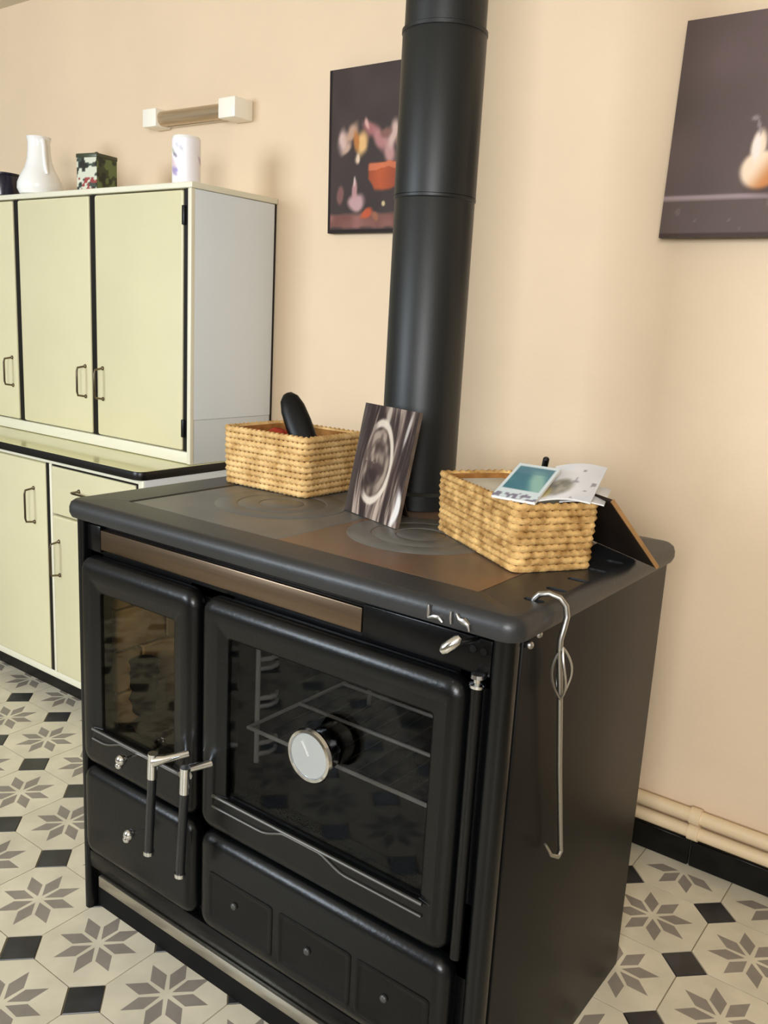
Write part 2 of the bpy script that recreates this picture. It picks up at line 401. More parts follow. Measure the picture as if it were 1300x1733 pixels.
# hob: rim plate with side vents, cooking plates and rings
def boolean_cut(me, cutter_bm):
    a = bpy.data.objects.new('tmp_a', me); COL.objects.link(a)
    cme = bpy.data.meshes.new('tmp_c'); bmesh.ops.recalc_face_normals(cutter_bm, faces=cutter_bm.faces); cutter_bm.to_mesh(cme); cutter_bm.free(); c = bpy.data.objects.new('tmp_c', cme); COL.objects.link(c)
    md = a.modifiers.new('b', 'BOOLEAN'); md.operation = 'DIFFERENCE'; md.object = c; md.solver = 'EXACT'
    dg = bpy.context.evaluated_depsgraph_get(); dg.update(); res = bpy.data.meshes.new_from_object(a.evaluated_get(dg))
    bpy.data.objects.remove(a); bpy.data.objects.remove(c); return res
px0, px1, py0, py1 = SX0 - 0.017, SX1 + 0.014, SYF - 0.016, SYB + 0.012
ix0, ix1, iy0, iy1 = 0.285, 1.040, -0.945, -0.490
bm = new()
def prect(ins, z, r=0.03): return xy(rrect(px0 + ins, px1 - ins, py0 + ins, py1 - ins, max(r - ins, 0.004), 6), z)
def irect(ins, z): return xy(rrect(ix0 + ins, ix1 - ins, iy0 + ins, iy1 - ins, 0.006, 6), z)
loops = [irect(0, ZP0 + 0.004)]
loops += [prect(0.012, ZP0), prect(0.004, ZP0 + 0.003), prect(0.0, ZP0 + 0.012), prect(0.0, ZP1 - 0.014), prect(0.003, ZP1 - 0.006), prect(0.010, ZP1 - 0.001), prect(0.016, ZP1)]
loops += [irect(-0.003, ZP1), irect(0, ZP1 - 0.003), irect(0, ZP0 + 0.004)]
loft(bm, loops)
me = finish(bm, 'hob_rim', top_m, OFF[stove.name], 40)
cut = new(); ox, oy, oz = OFF[stove.name]
for y in (-0.925, -0.858, -0.79, -0.72, -0.65):
    p = rrect(1.098 - ox, 1.128 - ox, y - 0.007 - oy, y + 0.007 - oy, 0.0068, 4); loft(cut, [xy(p, 0.846), xy(p, 0.9)], True, True)
me = boolean_cut(me, cut)
hob = bpy.data.objects.new('hob_rim', me); COL.objects.link(hob); hob.parent = stove; OFF[hob.name] = OFF[stove.name]
part('hob_underside', box(new(), ix0 - 0.02, ix1 + 0.02, iy0 - 0.02, iy1 + 0.02, ZP0 - 0.006, ZP0 + 0.004), void_m, stove)
for a, b in ((ix0 + 0.003, 0.6555), (0.6575, ix1 - 0.003)):
    part('cooking_plate', box(new(), a, b, iy0 + 0.003, iy1 - 0.003, ZP0 + 0.005, ZP1 - 0.0015, 0.0012, 1), cook_m if a < 0.5 else brownplate_m, stove)
for cx in (0.475, 0.80):
    cyy = -0.735
    for r0, r1 in ((0.086, 0.128), (0.044, 0.084), (0.0, 0.042)):
        b = new(); z = ZP1 - 0.0015
        if r0 > 0: lathe_p = [(r0, z), (r0 + 0.001, z + 0.0012), (r1 - 0.0015, z + 0.0012), (r1, z)]
        else: lathe_p = [(0.0, z + 0.0012), (r1 - 0.0015, z + 0.0012), (r1, z)]
        loops = [[(cx + max(r, 1e-5) * math.cos(2 * PI * k / 48), cyy + max(r, 1e-5) * math.sin(2 * PI * k / 48), h) for k in range(48)] for r, h in lathe_p]
        loft(b, loops); part('cooking_ring', b, ring_m, stove)

# control strip
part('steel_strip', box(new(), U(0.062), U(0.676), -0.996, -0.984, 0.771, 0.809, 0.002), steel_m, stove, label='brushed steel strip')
dark_end = part('dark_strip_end', box(new(), U(0.677), U(0.890), -0.995, -0.984, 0.765, 0.815, 0.002), iron_m, stove)  # separate dark panel standing in for the dark end of the strip's reflection
part('dark_strip_end', box(new(), U(0.02), U(0.06), -0.995, -0.984, 0.765, 0.815, 0.002), iron_m, stove)
bm = new(); tube(bm, [(U(0.868), -0.993, 0.812), (U(0.858), -1.026, 0.815)], 0.004, 10); tube(bm, [(U(0.861), -1.028, 0.823), (U(0.858), -1.030, 0.818), (U(0.846), -1.038, 0.806), (U(0.842), -1.040, 0.801)], [0.004, 0.0075, 0.0085, 0.005], 12)
part('damper_lever', bm, chrome_m, stove, label='small chrome damper lever')
for u in (0.863, 0.879):
    part('screw_hole', lathe(new(), [(0.0, -0.003), (0.005, -0.003), (0.006, 0.0), (0.006, 0.002)], (U(u), -0.9945, 0.799), 14, 'y'), void_m, dark_end)
# raised chrome emblem on the front edge of the hob: two strokes and two flourishes
bm = new(); ye = py0 - 0.0015
tube(bm, [(U(0.806), ye, 0.852), (U(0.807), ye, 0.842), (U(0.806), ye, 0.836)], [0.0018, 0.0026, 0.0018], 8)
tube(bm, [(U(0.806), ye, 0.834), (U(0.815), ye, 0.838), (U(0.823), ye, 0.839), (U(0.829), ye, 0.833)], [0.0016, 0.003, 0.0036, 0.0016], 8)
tube(bm, [(U(0.841), ye, 0.851), (U(0.841), ye, 0.843), (U(0.842), ye, 0.834)], [0.0014, 0.0022, 0.0014], 8)
tube(bm, [(U(0.849), ye, 0.850), (U(0.854), ye, 0.844), (U(0.861), ye, 0.843), (U(0.868), ye, 0.839), (U(0.870), ye, 0.831)], [0.0014, 0.003, 0.0052, 0.0034, 0.0014], 8)
part('emblem', bm, satin_m, stove, label='small chrome script emblem')
for y, z in ((-0.968, 0.826), (-0.945, 0.835)):
    part('side_bolt', ball(new(), (SX1 + 0.004, y, z - 0.012), 0.006, 12), satin_m, stove)

# doors
YD = -1.018
def door_frame(outer, inner, m, r=0.024, yb=-0.988, yf=YD, ri=0.006):
    x0, x1, z0, z1 = outer; a0, a1, b0, b1 = inner; bm = new(); n = 5
    def o(ins, y): return xz(rrect(U(x0) + ins, U(x1) - ins, z0 + ins, z1 - ins, max(0.030 - ins, 0.004), n), y)
    def i(ins, y): return xz(rrect(U(a0) + ins, U(a1) - ins, b0, b1 - ins, ri, n), y)
    loops = [i(0.004, yb), o(0.002, yb), o(0.0, yb - 0.003)]
    for k in range(7):
        t = k / 6 * PI / 2; loops.append(o(r * (1 - math.cos(t)), yf + 0.8 * r * (1 - math.sin(t))))
    loops += [i(-0.020, yf), i(-0.016, yf + 0.0012), i(0.0, yf + 0.005), i(0.004, yf + 0.006), i(0.004, yb)]
    loft(bm, loops); return bm
def panel_front(outer, m, r=0.016, yb=-0.988, yf=YD):
    x0, x1, z0, z1 = outer; bm = new(); n = 5
    def o(ins, y): return xz(rrect(U(x0) + ins, U(x1) - ins, z0 + ins, z1 - ins, max(0.030 - ins, 0.004), n), y)
    loops = [o(0.002, yb)]
    for k in range(7):
        t = k / 6 * PI / 2; loops.append(o(r * (1 - math.cos(t)), yf + 0.8 * r * (1 - math.sin(t))))
    loft(bm, loops, True, True); return bm

fd = part('firebox_door', door_frame((0.019, 0.343, 0.340, 0.758), (0.078, 0.292, 0.424, 0.700), door_iron_m), door_iron_m, stove)
part('glass_pane', box(new(), U(0.076), U(0.294), -1.0125, -1.0085, 0.422, 0.702), fireglass_m, fd)
od = part('oven_door', door_frame((0.355, 0.866, 0.340, 0.758), (0.418, 0.822, 0.414, 0.702), door_iron_m), door_iron_m, stove)
part('glass_pane', box(new(), U(0.416), U(0.824), -1.0125, -1.0085, 0.412, 0.704), ovenglass_m, od)
ad = part('ash_door', panel_front((0.019, 0.343, 0.142, 0.333), door_iron_m, 0.024), door_iron_m, stove)
ld = part('wood_drawer', panel_front((0.355, 0.876, 0.142, 0.333), door_iron_m, 0.026), door_iron_m, stove)
for a, b in ((0.388, 0.540), (0.554, 0.706), (0.716, 0.850)):
    bm = new(); x0, x1, z0, z1 = U(a), U(b), 0.172, 0.266
    def o(ins, y): return xz(rrect(x0 + ins, x1 - ins, z0 + ins, z1 - ins, 0.006, 3), y)
    loft(bm, [o(0, YD + 0.004), o(0.0, YD - 0.001), o(0.003, YD - 0.002), o(0.006, YD - 0.0006), o(0.012, YD - 0.0003)], False, True)
    pn = part('raised_panel', bm, iron_m, ld)
    part('rosette', lathe(new(), [(0.006, 0.0), (0.006, -0.003), (0.003, -0.0055), (0.0, -0.006)], ((x0 + x1) / 2 - 0.012, YD - 0.0005, 0.226), 14, 'y'), mat('rosette_iron', (58, 58, 56), 0.35, spec=0.5), pn)
# ornamental lines under the panes
def ornament(u0, u1, z, door, dips):
    bm = new(); y = YD - 0.0008
    tube(bm, [(U(u0), y, z), (U(u1), y, z)], 0.003, 8)
    pts = []
    for k in range(41):
        t = k / 40; d = 0.0195
        g = d
        a, b, c, e = dips
        g = d * (1 - sstep(a, b, t) + sstep(c, e, t))
        pts.append((U(u0 + (u1 - u0) * t), y, z - max(g, 0.003)))
    tube(bm, pts, 0.0024, 8); part('ornament_line', bm, trimline_m, door)
ornament(0.395, 0.826, 0.412, od, (0.26, 0.42, 0.52, 0.68))
ornament(0.060, 0.320, 0.421, fd, (0.12, 0.40, 0.9, 1.4))
# handles
def handle(ux, zt, zb, xa, door):
    y = -1.062
    part('grip', tube(new(), [(U(ux), y, zt - 0.045), (U(ux - 0.010), y, zb + 0.010)], 0.0078, 14), handle_m, door)
    bm = new(); tube(bm, [(U(ux + 0.002), y, zt), (U(ux), y, zt - 0.047)], 0.0088, 14)
    part('ferrule', bm, chrome_m, door)
    bm = new(); tube(bm, [(U(ux - 0.0098), y, zb + 0.011), (U(ux - 0.0102), y, zb + 0.004), (U(ux - 0.0103), y, zb)], [0.0095, 0.0095, 0.005], 14)
    part('end_cap', bm, chrome_m, door)
    bm = new()
    tube(bm, [(U(ux + 0.002), y, zt - 0.014), (U(xa - 0.02), -1.05, zt - 0.010), (U(xa), YD + 0.004, zt - 0.006)], [0.012, 0.0075, 0.007], 12)
    part('bracket', bm, chrome_m, door)
handle(0.291, 0.470, 0.268, 0.328, fd)
handle(0.374, 0.474, 0.262, 0.388, od)
def knob(u, z, door):
    bm = new(); tube(bm, [(U(u + 0.004), YD + 0.003, z - 0.001), (U(u), -1.05, z)], 0.0028, 8); ball(bm, (U(u), -1.052, z), 0.0105, 16); 
    ball(bm, (U(u - 0.014), -1.046, z - 0.018), 0.0078, 12); tube(bm, [(U(u), -1.052, z), (U(u - 0.014), -1.046, z - 0.018)], 0.004, 8)
    part('air_knob', bm, chrome_m, door)
knob(0.192, 0.417, fd); knob(0.212, 0.276, ad)
# hinge rods
bm = new(); cyl(bm, (U(0.878), -1.004, 0.345), (U(0.878), -1.004, 0.752), 0.0085, 14); part('hinge_rod', bm, door_iron_m, stove)
bm = new(); lathe(bm, [(0.011, 0), (0.0115, 0.004), (0.006, 0.006), (0.006, 0.012), (0.0105, 0.013), (0.0095, 0.018), (0.0, 0.020)], (U(0.878), -1.004, 0.752), 16); part('hinge_cap', bm, chrome_m, stove)
# oven thermometer on the pane
tx, tz = U(0.632), 0.582
bm = new(); lathe(bm, [(0.030, 0.012), (0.032, 0.008), (0.032, -0.012), (0.040, -0.016), (0.042, -0.021), (0.040, -0.026), (0.036, -0.027), (0.035, -0.024), (0.0, -0.024)], (tx, -1.0245, tz), 40, 'y')
th = part('thermometer', bm, chrome_m, od, label='round chrome oven thermometer')
part('dial', lathe(new(), [(0.035, 0.0), (0.034, -0.001), (0.0, -0.001)], (tx, -1.0485, tz), 32, 'y'), mat('dial_silver', (188, 193, 195), 0.26, metal=0.7), th)
bm = new(); tube(bm, [(tx, -1.0502, tz), (tx - 0.014, -1.0502, tz + 0.02)], 0.0012, 6); part('needle', bm, satin_m, th)
# oven cavity
bm = new()
cu0, cu1, cz0, cz1, cy0, cy1 = 0.395, 0.852, 0.365, 0.735, -0.973, -0.52
for a in ((cu0 - 0.006, cu0, cy0, cy1, cz0, cz1), (cu1, cu1 + 0.006, cy0, cy1, cz0, cz1), (cu0, cu1, cy1, cy1 + 0.006, cz0, cz1), (cu0, cu1, cy0, cy1, cz0 - 0.006, cz0), (cu0, cu1, cy0, cy1, cz1, cz1 + 0.006)):
    box(bm, U(a[0]), U(a[1]), *a[2:])
oc = part('oven_cavity', bm, mat('oven_enamel', (7, 7, 7), 0.6, spec=0.15), stove)
for ux, dx in ((0.404, 0.010), (0.842, -0.008)):
    lad = part('shelf_ladder', tube(new(), [(U(ux), -0.925, 0.44), (U(ux), -0.925, 0.70)], 0.0046, 8), wire_m, oc)
    part('shelf_ladder', tube(new(), [(U(ux), -0.60, 0.44), (U(ux), -0.60, 0.70)], 0.0046, 8), wire_m, oc)
    for z in (0.455, 0.475, 0.545, 0.560, 0.615, 0.632, 0.655):
        part('shelf_support', tube(new(), [(U(ux), -0.925, z), (U(ux + dx), -0.905, z), (U(ux + dx), -0.89, z), (U(ux + dx * 0.3), -0.88, z)], 0.0042, 6), wire_m, oc)
rack = thing('oven_rack', 'chromed wire rack inside the oven behind its glass door', 'oven rack', (U(0.62), -0.76, 0.518))
part('rack_frame', tube(new(), [(U(0.413), -0.955, 0.520), (U(0.834), -0.955, 0.520), (U(0.834), -0.56, 0.520), (U(0.413), -0.56, 0.520)], 0.0036, 8, closed=True), wire_m, rack)
part('cross_bar', cyl(new(), (U(0.413), -0.825, 0.520), (U(0.834), -0.825, 0.520), 0.0034, 8), wire_m, rack)
part('cross_bar', cyl(new(), (U(0.413), -0.70, 0.520), (U(0.834), -0.70, 0.520), 0.0034, 8), wire_m, rack)
for k in range(12):
    x = U(0.443 + k * 0.0328); part('rack_wire', cyl(new(), (x, -0.953, 0.5165), (x, -0.562, 0.5165), 0.0013, 6), mat('thin_rack_wire', (92, 88, 80), 0.45, metal=0.3), rack)
# firebox lined with bricks
bm = new(); q0, q1, qy0, qy1, qz0, qz1 = 0.045, 0.318, -0.972, -0.60, 0.385, 0.735
for a in ((q0 - 0.01, q0, qy0, qy1, qz0, qz1), (q1, q1 + 0.01, qy0, qy1, qz0, qz1), (q0, q1, qy1, qy1 + 0.01, qz0, qz1), (q0, q1, qy0, qy1, qz0 - 0.01, qz0), (q0, q1, qy0, qy1, qz1, qz1 + 0.01)):
    box(bm, U(a[0]), U(a[1]), *a[2:])
fb = part('firebox', bm, mat('firebox_iron', (40, 34, 28), 0.85, spec=0.15), stove)
for row in range(4):
    z0 = qz0 + 0.004 + row * 0.086; z1 = z0 + 0.082
    ys = [(-0.965, -0.845), (-0.841, -0.721), (-0.717, -0.625)] if row % 2 == 0 else [(-0.965, -0.905), (-0.901, -0.781), (-0.777, -0.625)]
    for a, b in ys:
        part('firebrick', box(new(), U(q0), U(q0 + 0.018), a, b, z0, z1, 0.003, 1), brick_m, fb)
        part('firebrick', box(new(), U(q1 - 0.018), U(q1), a, b, z0, z1, 0.003, 1), brick_m, fb)
    xs = [(0.066, 0.178), (0.182, 0.297)] if row % 2 == 0 else [(0.066, 0.12), (0.124, 0.236), (0.24, 0.297)]
    for a, b in xs: part('firebrick', box(new(), U(a), U(b), qy1 - 0.02, qy1, z0, z1, 0.003, 1), brick_m, fb)
bm = new(); bmesh.ops.create_grid(bm, x_segments=24, y_segments=24, size=0.5)
for v in bm.verts: v.co = Vector((U(0.181) + v.co.x * 0.23, -0.80 + v.co.y * 0.33, qz0 + 0.012 + 0.03 * vnoise(v.co.x * 9, v.co.y * 9, 3) + 0.006 * vnoise(v.co.x * 40, v.co.y * 40, 5)))
ao = part('ash_bed', bm, ash_m, fb); ao['kind'] = 'stuff'
bm = new()
def log(p0, p1, r):
    n = 14; p0, p1 = Vector(p0), Vector(p1); pts = [p0.lerp(p1, k / n) for k in range(n + 1)]
    tube(bm, pts, [r * (0.8 + 0.35 * vnoise(k * 0.7, r * 300, 9)) * (0.6 if k in (0, n) else 1) for k in range(n + 1)], 12)
log((U(0.195), -0.93, 0.458), (U(0.215), -0.70, 0.458), 0.028)
single('charred_log', bm, char_m, 'charred black log lying behind the firebox glass', 'log', (U(0.205), -0.83, 0.43))
bm = new(); log((U(0.112), -0.938, 0.440), (U(0.098), -0.926, 0.552), 0.027)
single('charred_log', bm, char_m, 'charred log stub standing upright in the firebox', 'log', (U(0.105), -0.93, 0.43))

# ------------------------------------------------------------------ stove pipe
PX, PY, PR = 0.640, -0.521, 0.075
sp = thing('stove_pipe', 'matt black sectional flue pipe rising from the stove top', 'stove pipe', (PX, PY, ZP1))
part('collar', lathe(new(), [(0.072, 0), (0.084, 0), (0.084, 0.028), (0.078, 0.034), (0.072, 0.034)], (PX, PY, ZP1), 48), pipe_m, sp)
def sect(z0, z1, r, lip): 
    return lathe(new(), [(r - 0.004, z0), (r, z0), (r, z1 - 0.002), (r - 0.001, z1), (r - 0.004, z1)], (PX, PY, 0), 56)
part('pipe_section', sect(ZP1 + 0.002, 1.440, PR, 0), pipe_m, sp)
part('pipe_section', sect(1.4415, 1.724, PR + 0.0012, 0), pipe_m, sp)
part('pipe_section', sect(1.7255, Z1, PR - 0.0016, 0), pipe_m, sp)
part('seam_ring', lathe(new(), [(PR, 1.434), (PR + 0.0018, 1.436), (PR + 0.0018, 1.4405), (PR, 1.4405)], (PX, PY, 0), 56), pipe_m, sp)
part('seam_ring', lathe(new(), [(PR, 1.716), (PR + 0.0026, 1.718), (PR + 0.0026, 1.724), (PR, 1.7255)], (PX, PY, 0), 56), pipe_m, sp)
part('ceiling_rosette', lathe(new(), [(PR, Z1 - 0.012), (PR + 0.045, Z1 - 0.010), (PR + 0.05, Z1 - 0.001), (PR, Z1 - 0.001)], (PX, PY, 0), 48), pipe_m, sp)

# ------------------------------------------------------------------ poker hanging on the stove's side
pk = thing('stove_poker', 'steel stove poker with coiled wire handle hanging on the stove side', 'poker', (1.155, -0.90, 0.45))
path = [(1.112, -0.9255, 0.853), (1.113, -0.9255, 0.862), (1.120, -0.925, 0.870), (1.132, -0.922, 0.873), (1.146, -0.917, 0.869), (1.154, -0.914, 0.859), (1.157, -0.914, 0.845), (1.156, -0.918, 0.830), (1.1545, -0.922, 0.815), (1.1545, -0.921, 0.800)]
part('hook', tube(new(), path, 0.0042, 10), satin_m, pk)
part('rod', tube(new(), [(1.1545, -0.921, 0.802), (1.154, -0.904, 0.73), (1.1525, -0.877, 0.612), (1.150, -0.838, 0.470), (1.150, -0.834, 0.458), (1.150, -0.842, 0.452), (1.149, -0.866, 0.466), (1.148, -0.888, 0.494)], [0.0046, 0.0042, 0.004, 0.004, 0.004, 0.0036, 0.003, 0.002], 10), satin_m, pk)
for s in range(4):
    bm = new(); pts = []
    for k in range(17):
        t = k / 16; w = 0.017 * math.sin(PI * t) ** 0.8 if 0 < t < 1 else 0; a = s * PI / 2 + 0.5 + 0.8 * t
        pts.append((1.1545 - 0.0025 * t + w * math.cos(a) * 0.75 + 0.004, -0.920 + 0.014 * t + w * math.sin(a), 0.804 - 0.078 * t))
    part('handle_wire', tube(bm, pts, 0.0019, 6), satin_m, pk)

# ================================================================== THINGS ON THE STOVE
ZS = ZP1 + 0.0004
def basket(name, label, loc, rotz, L, W, H, rows, m, bumps, amp, group=None, alt=1):
    t = thing(name, label, 'basket', loc, rotz, group)
    rr = H / rows / 2
    for k in range(rows):
        z = rr + k * 2 * rr; fl = 0.003 * k / rows
        base = rrect(-L / 2 - fl + rr, L / 2 + fl - rr, -W / 2 - fl + rr, W / 2 + fl - rr, 0.012, 4)
        per = [(Vector(base[i]), Vector(base[(i + 1) % len(base)])) for i in range(len(base))]
        tot = sum((b - a).length for a, b in per); n = int(bumps * tot / 0.01 * 2)
        pts, rad = [], []
        step = tot / n; i = 0; acc = 0.0; s = 0.0
        for q in range(n):
            s = q * step
            while s > acc + (per[i][1] - per[i][0]).length: acc += (per[i][1] - per[i][0]).length; i += 1
            a, b = per[i]; p = a.lerp(b, (s - acc) / max((b - a).length, 1e-9))
            ph = (q + alt * (k % 2)) % 2
            pts.append((p.x, p.y, z + (0.0006 if ph else -0.0006))); rad.append(rr * (1.10 + (amp if ph else -amp) + 0.06 * (hsh(q, k, 2) - 0.5)))
        part('woven_row', tube(new(), pts, rad, 6, closed=True), m, t, local=True, smooth=60)
    bm = new(); w = 0.004; a, b = L / 2 - 2 * rr - 0.001, W / 2 - 2 * rr - 0.001
    def o(ins, z): return xy(rrect(-a + ins, a - ins, -b + ins, b - ins, 0.008, 4), z)
    loft(bm, [o(0, 0.002), o(0, H - 0.004), o(0.003, H - 0.004), o(0.003, 0.008)], True, True); part('lining', bm, liner_m, t, local=True)
    return t
B1 = (0.361, -0.585, ZS)
basket('seagrass_basket', 'pale woven seagrass basket beside the stove pipe, holding red cloth and a black brush', B1, 0.0, 0.236, 0.178, 0.121, 10, grass_m, 0.8, 0.24, 'seagrass baskets on the stove', 0)
a2 = math.atan2(-0.153, 0.238); c2, s2 = math.cos(a2), math.sin(a2)
L2, W2, H2 = 0.284, 0.140, 0.104
fcx, fcy = 1.032, -0.836
B2 = (fcx - c2 * L2 / 2 - s2 * W2 / 2, fcy - s2 * L2 / 2 + c2 * W2 / 2, ZS)
basket('seagrass_basket', 'tan woven seagrass basket near the stove corner, filled with leaflets', B2, a2, L2, W2, H2, 10, grass2_m, 0.75, 0.16, 'seagrass baskets on the stove')
# basket 1 contents
bm = new(); bmesh.ops.create_grid(bm, x_segments=20, y_segments=14, size=0.5)
for v in bm.verts:
    x, y = v.co.x, v.co.y; v.co = Vector((B1[0] - 0.052 + x * 0.092, B1[1] + y * 0.125, ZS + 0.10 + 0.022 * vnoise(x * 5 + 3, y * 5, 1) - 0.03 * max(abs(x), abs(y)) ** 2))
bmesh.ops.solidify(bm, geom=bm.faces[:], thickness=0.006)
single('red_cloth', bm, red_m, 'folded red cloth lying inside the pale basket', 'cloth', (B1[0], B1[1], ZS + 0.09))
bm = new(); br = thing('oblong_brush', 'black oblong brush leaning out of the pale basket', 'brush', (0.44, -0.60, ZS + 0.02))
prof = [(0.0, 0.0), (0.014, 0.003), (0.023, 0.02), (0.027, 0.05), (0.028, 0.09), (0.026, 0.125), (0.020, 0.148), (0.010, 0.160), (0.0, 0.163)]
lathe(bm, prof, (0, 0, 0), 24)
for v in bm.verts: v.co.y *= 0.55
M = Matrix.Translation((0.437, -0.607, ZS + 0.062)) @ Matrix.Rotation(math.radians(-35), 4, 'Y') @ Matrix.Rotation(math.radians(-6), 4, 'X') @ Matrix.Rotation(math.radians(35), 4, 'Z')
bmesh.ops.transform(bm, matrix=M, verts=bm.verts)
part('brush_body', bm, blackplastic_m, br)
bm = new(); lathe(bm, [(0.0, 0.008), (0.010, 0.01), (0.017, 0.03), (0.019, 0.08), (0.016, 0.13), (0.0, 0.15)], (0, 0, 0), 20)
for v in bm.verts: v.co.y = v.co.y * 0.4 + 0.010
bmesh.ops.transform(bm, matrix=M, verts=bm.verts); part('bristle_pad', bm, mat('bristles', (24, 22, 20), 0.9, bump=0.6, bscale=300), br)
# driftwood-like panel leaning on the pipe
bl, brr = Vector((0.5884, -0.6842, ZS)), Vector((0.7465, -0.7388, ZS)); e = (brr - bl).normalized(); nrm = Vector((-e.y, e.x, 0))
tilt = math.radians(10.5); upv = nrm * math.sin(tilt) + Vector((0, 0, math.cos(tilt))); out = e.cross(upv).normalized(); BW, BH, BT = 0.170, 0.205, 0.007
if out.y > 0: out = -out
bd = thing('driftwood_plaque', 'grey weathered wood plaque with a large knot standing before the flue pipe', 'plaque', tuple(bl + e * BW / 2))
bo = Vector(OFF[bd.name]) 
def wood_col(u, v):
    dx, dy = u - 0.42, v - 0.50
    kd = math.hypot(dx / 0.27, dy / 0.36)
    push = 0.16 * math.exp(-(kd / 1.1) ** 2) * (1 if dx > 0 else -1) * min(1, abs(dx) * 9)
    x = u - push * 0.9 + 0.035 * math.sin(v * 4.2 + 0.7) + 0.03 * vnoise(u * 3, v * 3, 6)
    g = 0.5 * vnoise(x * 13, v * 1.6, 1) + 0.3 * vnoise(x * 34, v * 3.2, 2) + 0.2 * vnoise(x * 70, v * 9, 4)
    c = mixc((40, 28, 26), (178, 160, 146), sstep(0.30, 0.78, g))
    inside = 1 - sstep(0.78, 0.92, kd)
    m = 0.6 * vnoise(u * 16, v * 11, 8) + 0.4 * vnoise(kd * 7, math.atan2(dy, dx) * 1.3, 9)
    c = mixc(c, mixc((66, 52, 47), (150, 134, 120), sstep(0.25, 0.8, m)), inside)
    c = mixc(c, (40, 27, 26), 0.9 * ell(u, v, 0.37, 0.36, 0.13, 0.075, 14, 0.4))
    c = mixc(c, (72, 58, 52), 0.5 * (1 - sstep(0.03, 0.09, abs(kd - 0.55))))
    c = mixc(c, (214, 202, 186), 0.9 * (1 - sstep(0.05, 0.14, abs(kd - 0.98 + 0.1 * (vnoise(u * 6, v * 6, 12) - 0.5)))) * sstep(-0.35, 0.25, dx / 0.27 + 0.55 * abs(dy / 0.36)))
    c = mixc(c, (222, 218, 214), 0.95 * ell(u, v, 0.90 + 0.05 * math.sin(v * 9), 0.15, 0.05, 0.17, -6, 0.4))
    c = mixc(c, (200, 194, 188), 0.8 * ell(u, v, 0.87, 0.83, 0.025, 0.15, -12, 0.5))
    c = mixc(c, (206, 194, 178), 0.75 * ell(u, v, 0.49, 0.93, 0.04, 0.10, 0, 0.5))
    c = mixc(c, (62, 54, 50), 0.75 * (1 - sstep(0.06, 0.2, u + 0.05 * vnoise(v * 9, 1, 3))))
    c = mixc(c, (42, 28, 26), 0.7 * ell(u, v, 0.76, 0.5, 0.045, 0.5, -6, 0.5))
    return c
wm = vcol_mat('weathered_wood_print', 0.55, 0.35)
me = painted('wood_face', 110, 140, lambda u, v: bl - bo + e * (BW * u) + upv * (BH * v) + out * 0.0003, wood_col, wm); painted_part('wood_face', me, bd)
bm = new()
F0 = [bl + e * a + upv * b for a, b in ((0, 0), (BW, 0), (BW, BH), (0, BH))]; F1 = [p - out * BT for p in F0]
loft(bm, [F0, F1], True, True); part('board', bm, mat('weathered_wood_side', (92, 78, 68), 0.7, var=0.3, vscale=40), bd)
mid = bl + e * (BW / 2) + upv * (BH * 0.62) - out * BT; foot = Vector((mid.x, mid.y, ZS)) + Vector((nrm.x, nrm.y, 0)) * 0.045
bm = new(); q0 = [mid - e * 0.012, mid + e * 0.012, foot + e * 0.016, foot - e * 0.016]; loft(bm, [q0, [p + nrm * 0.003 for p in q0]], True, True); part('easel_strut', bm, darkboard_m, bd)

# leaflets in basket 2
paper_m = vcol_mat('printed_paper', 0.35, 0.4)
def sheet(name, label, cat, A, B, D, colf, thick=0.002, bend=0.0, group=None):
    A, B, D = Vector(A), Vector(B), Vector(D); ex, ey = B - A, D - A; nz = ex.cross(ey).normalized()
    t = thing(name, label, cat, tuple(A), 0, group)
    pos = lambda u, v: ex * u + ey * v + nz * (bend * math.sin(PI * u) + 0.0003)
    me = painted('printed_face', 34, 34, pos, colf, paper_m); painted_part('printed_face', me, t)
    bm = new(); n = 10
    top = [ex * (k / n) + nz * bend * math.sin(PI * k / n) for k in range(n + 1)]
    loops = []
    for v in (0, 1): loops.append([p + ey * v for p in top] + [p + ey * v - nz * thick for p in reversed(top)])
    loft(bm, loops, True, True); part('pages', bm, mat('paper_edge', (226, 226, 224), 0.6), t, local=True)
    return t
def teal(u, v):
    c = (206, 220, 226)
    if 0.08 < u < 0.92 and 0.25 < v < 0.93:
        c = mixc((34, 108, 128), (132, 176, 168), sstep(0.15, 0.8, vnoise(u * 3 + v * 1.5, v * 4, 5)))
        if 0.72 < v: c = mixc(c, (70, 120, 140), 0.6)
    elif v < 0.16 and vnoise(u * 14, v * 20, 2) > 0.55: c = (120, 118, 140)
    return c
def white_photo(u, v):
    c = mixc((232, 234, 242), (214, 222, 232), vnoise(u * 4, v * 4, 1))
    p = ell(u, v, 0.30, 0.30, 0.26, 0.22, 20, 0.3); c = mixc(c, mixc((96, 104, 100), (168, 160, 150), vnoise(u * 12, v * 12, 3)), p)
    p = ell(u, v, 0.12, 0.18, 0.10, 0.14, 0, 0.3); c = mixc(c, (196, 178, 110), 0.7 * p)
    if vnoise(u * 16, v * 9, 7) > 0.82 and u > 0.5: c = (150, 152, 166)
    return c
def brown_photo(u, v): return mixc((222, 214, 206), (150, 112, 92), vnoise(u * 5, v * 5, 11))
LG = 'leaflets in the tan basket'
sheet('leaflet', 'white leaflet with grey photograph lying open on the tan basket', 'leaflet', (1.040, -0.805, 0.9675), (1.105, -0.752, 0.9685), (1.000, -0.655, 0.998), white_photo, 0.003, 0.006, LG)
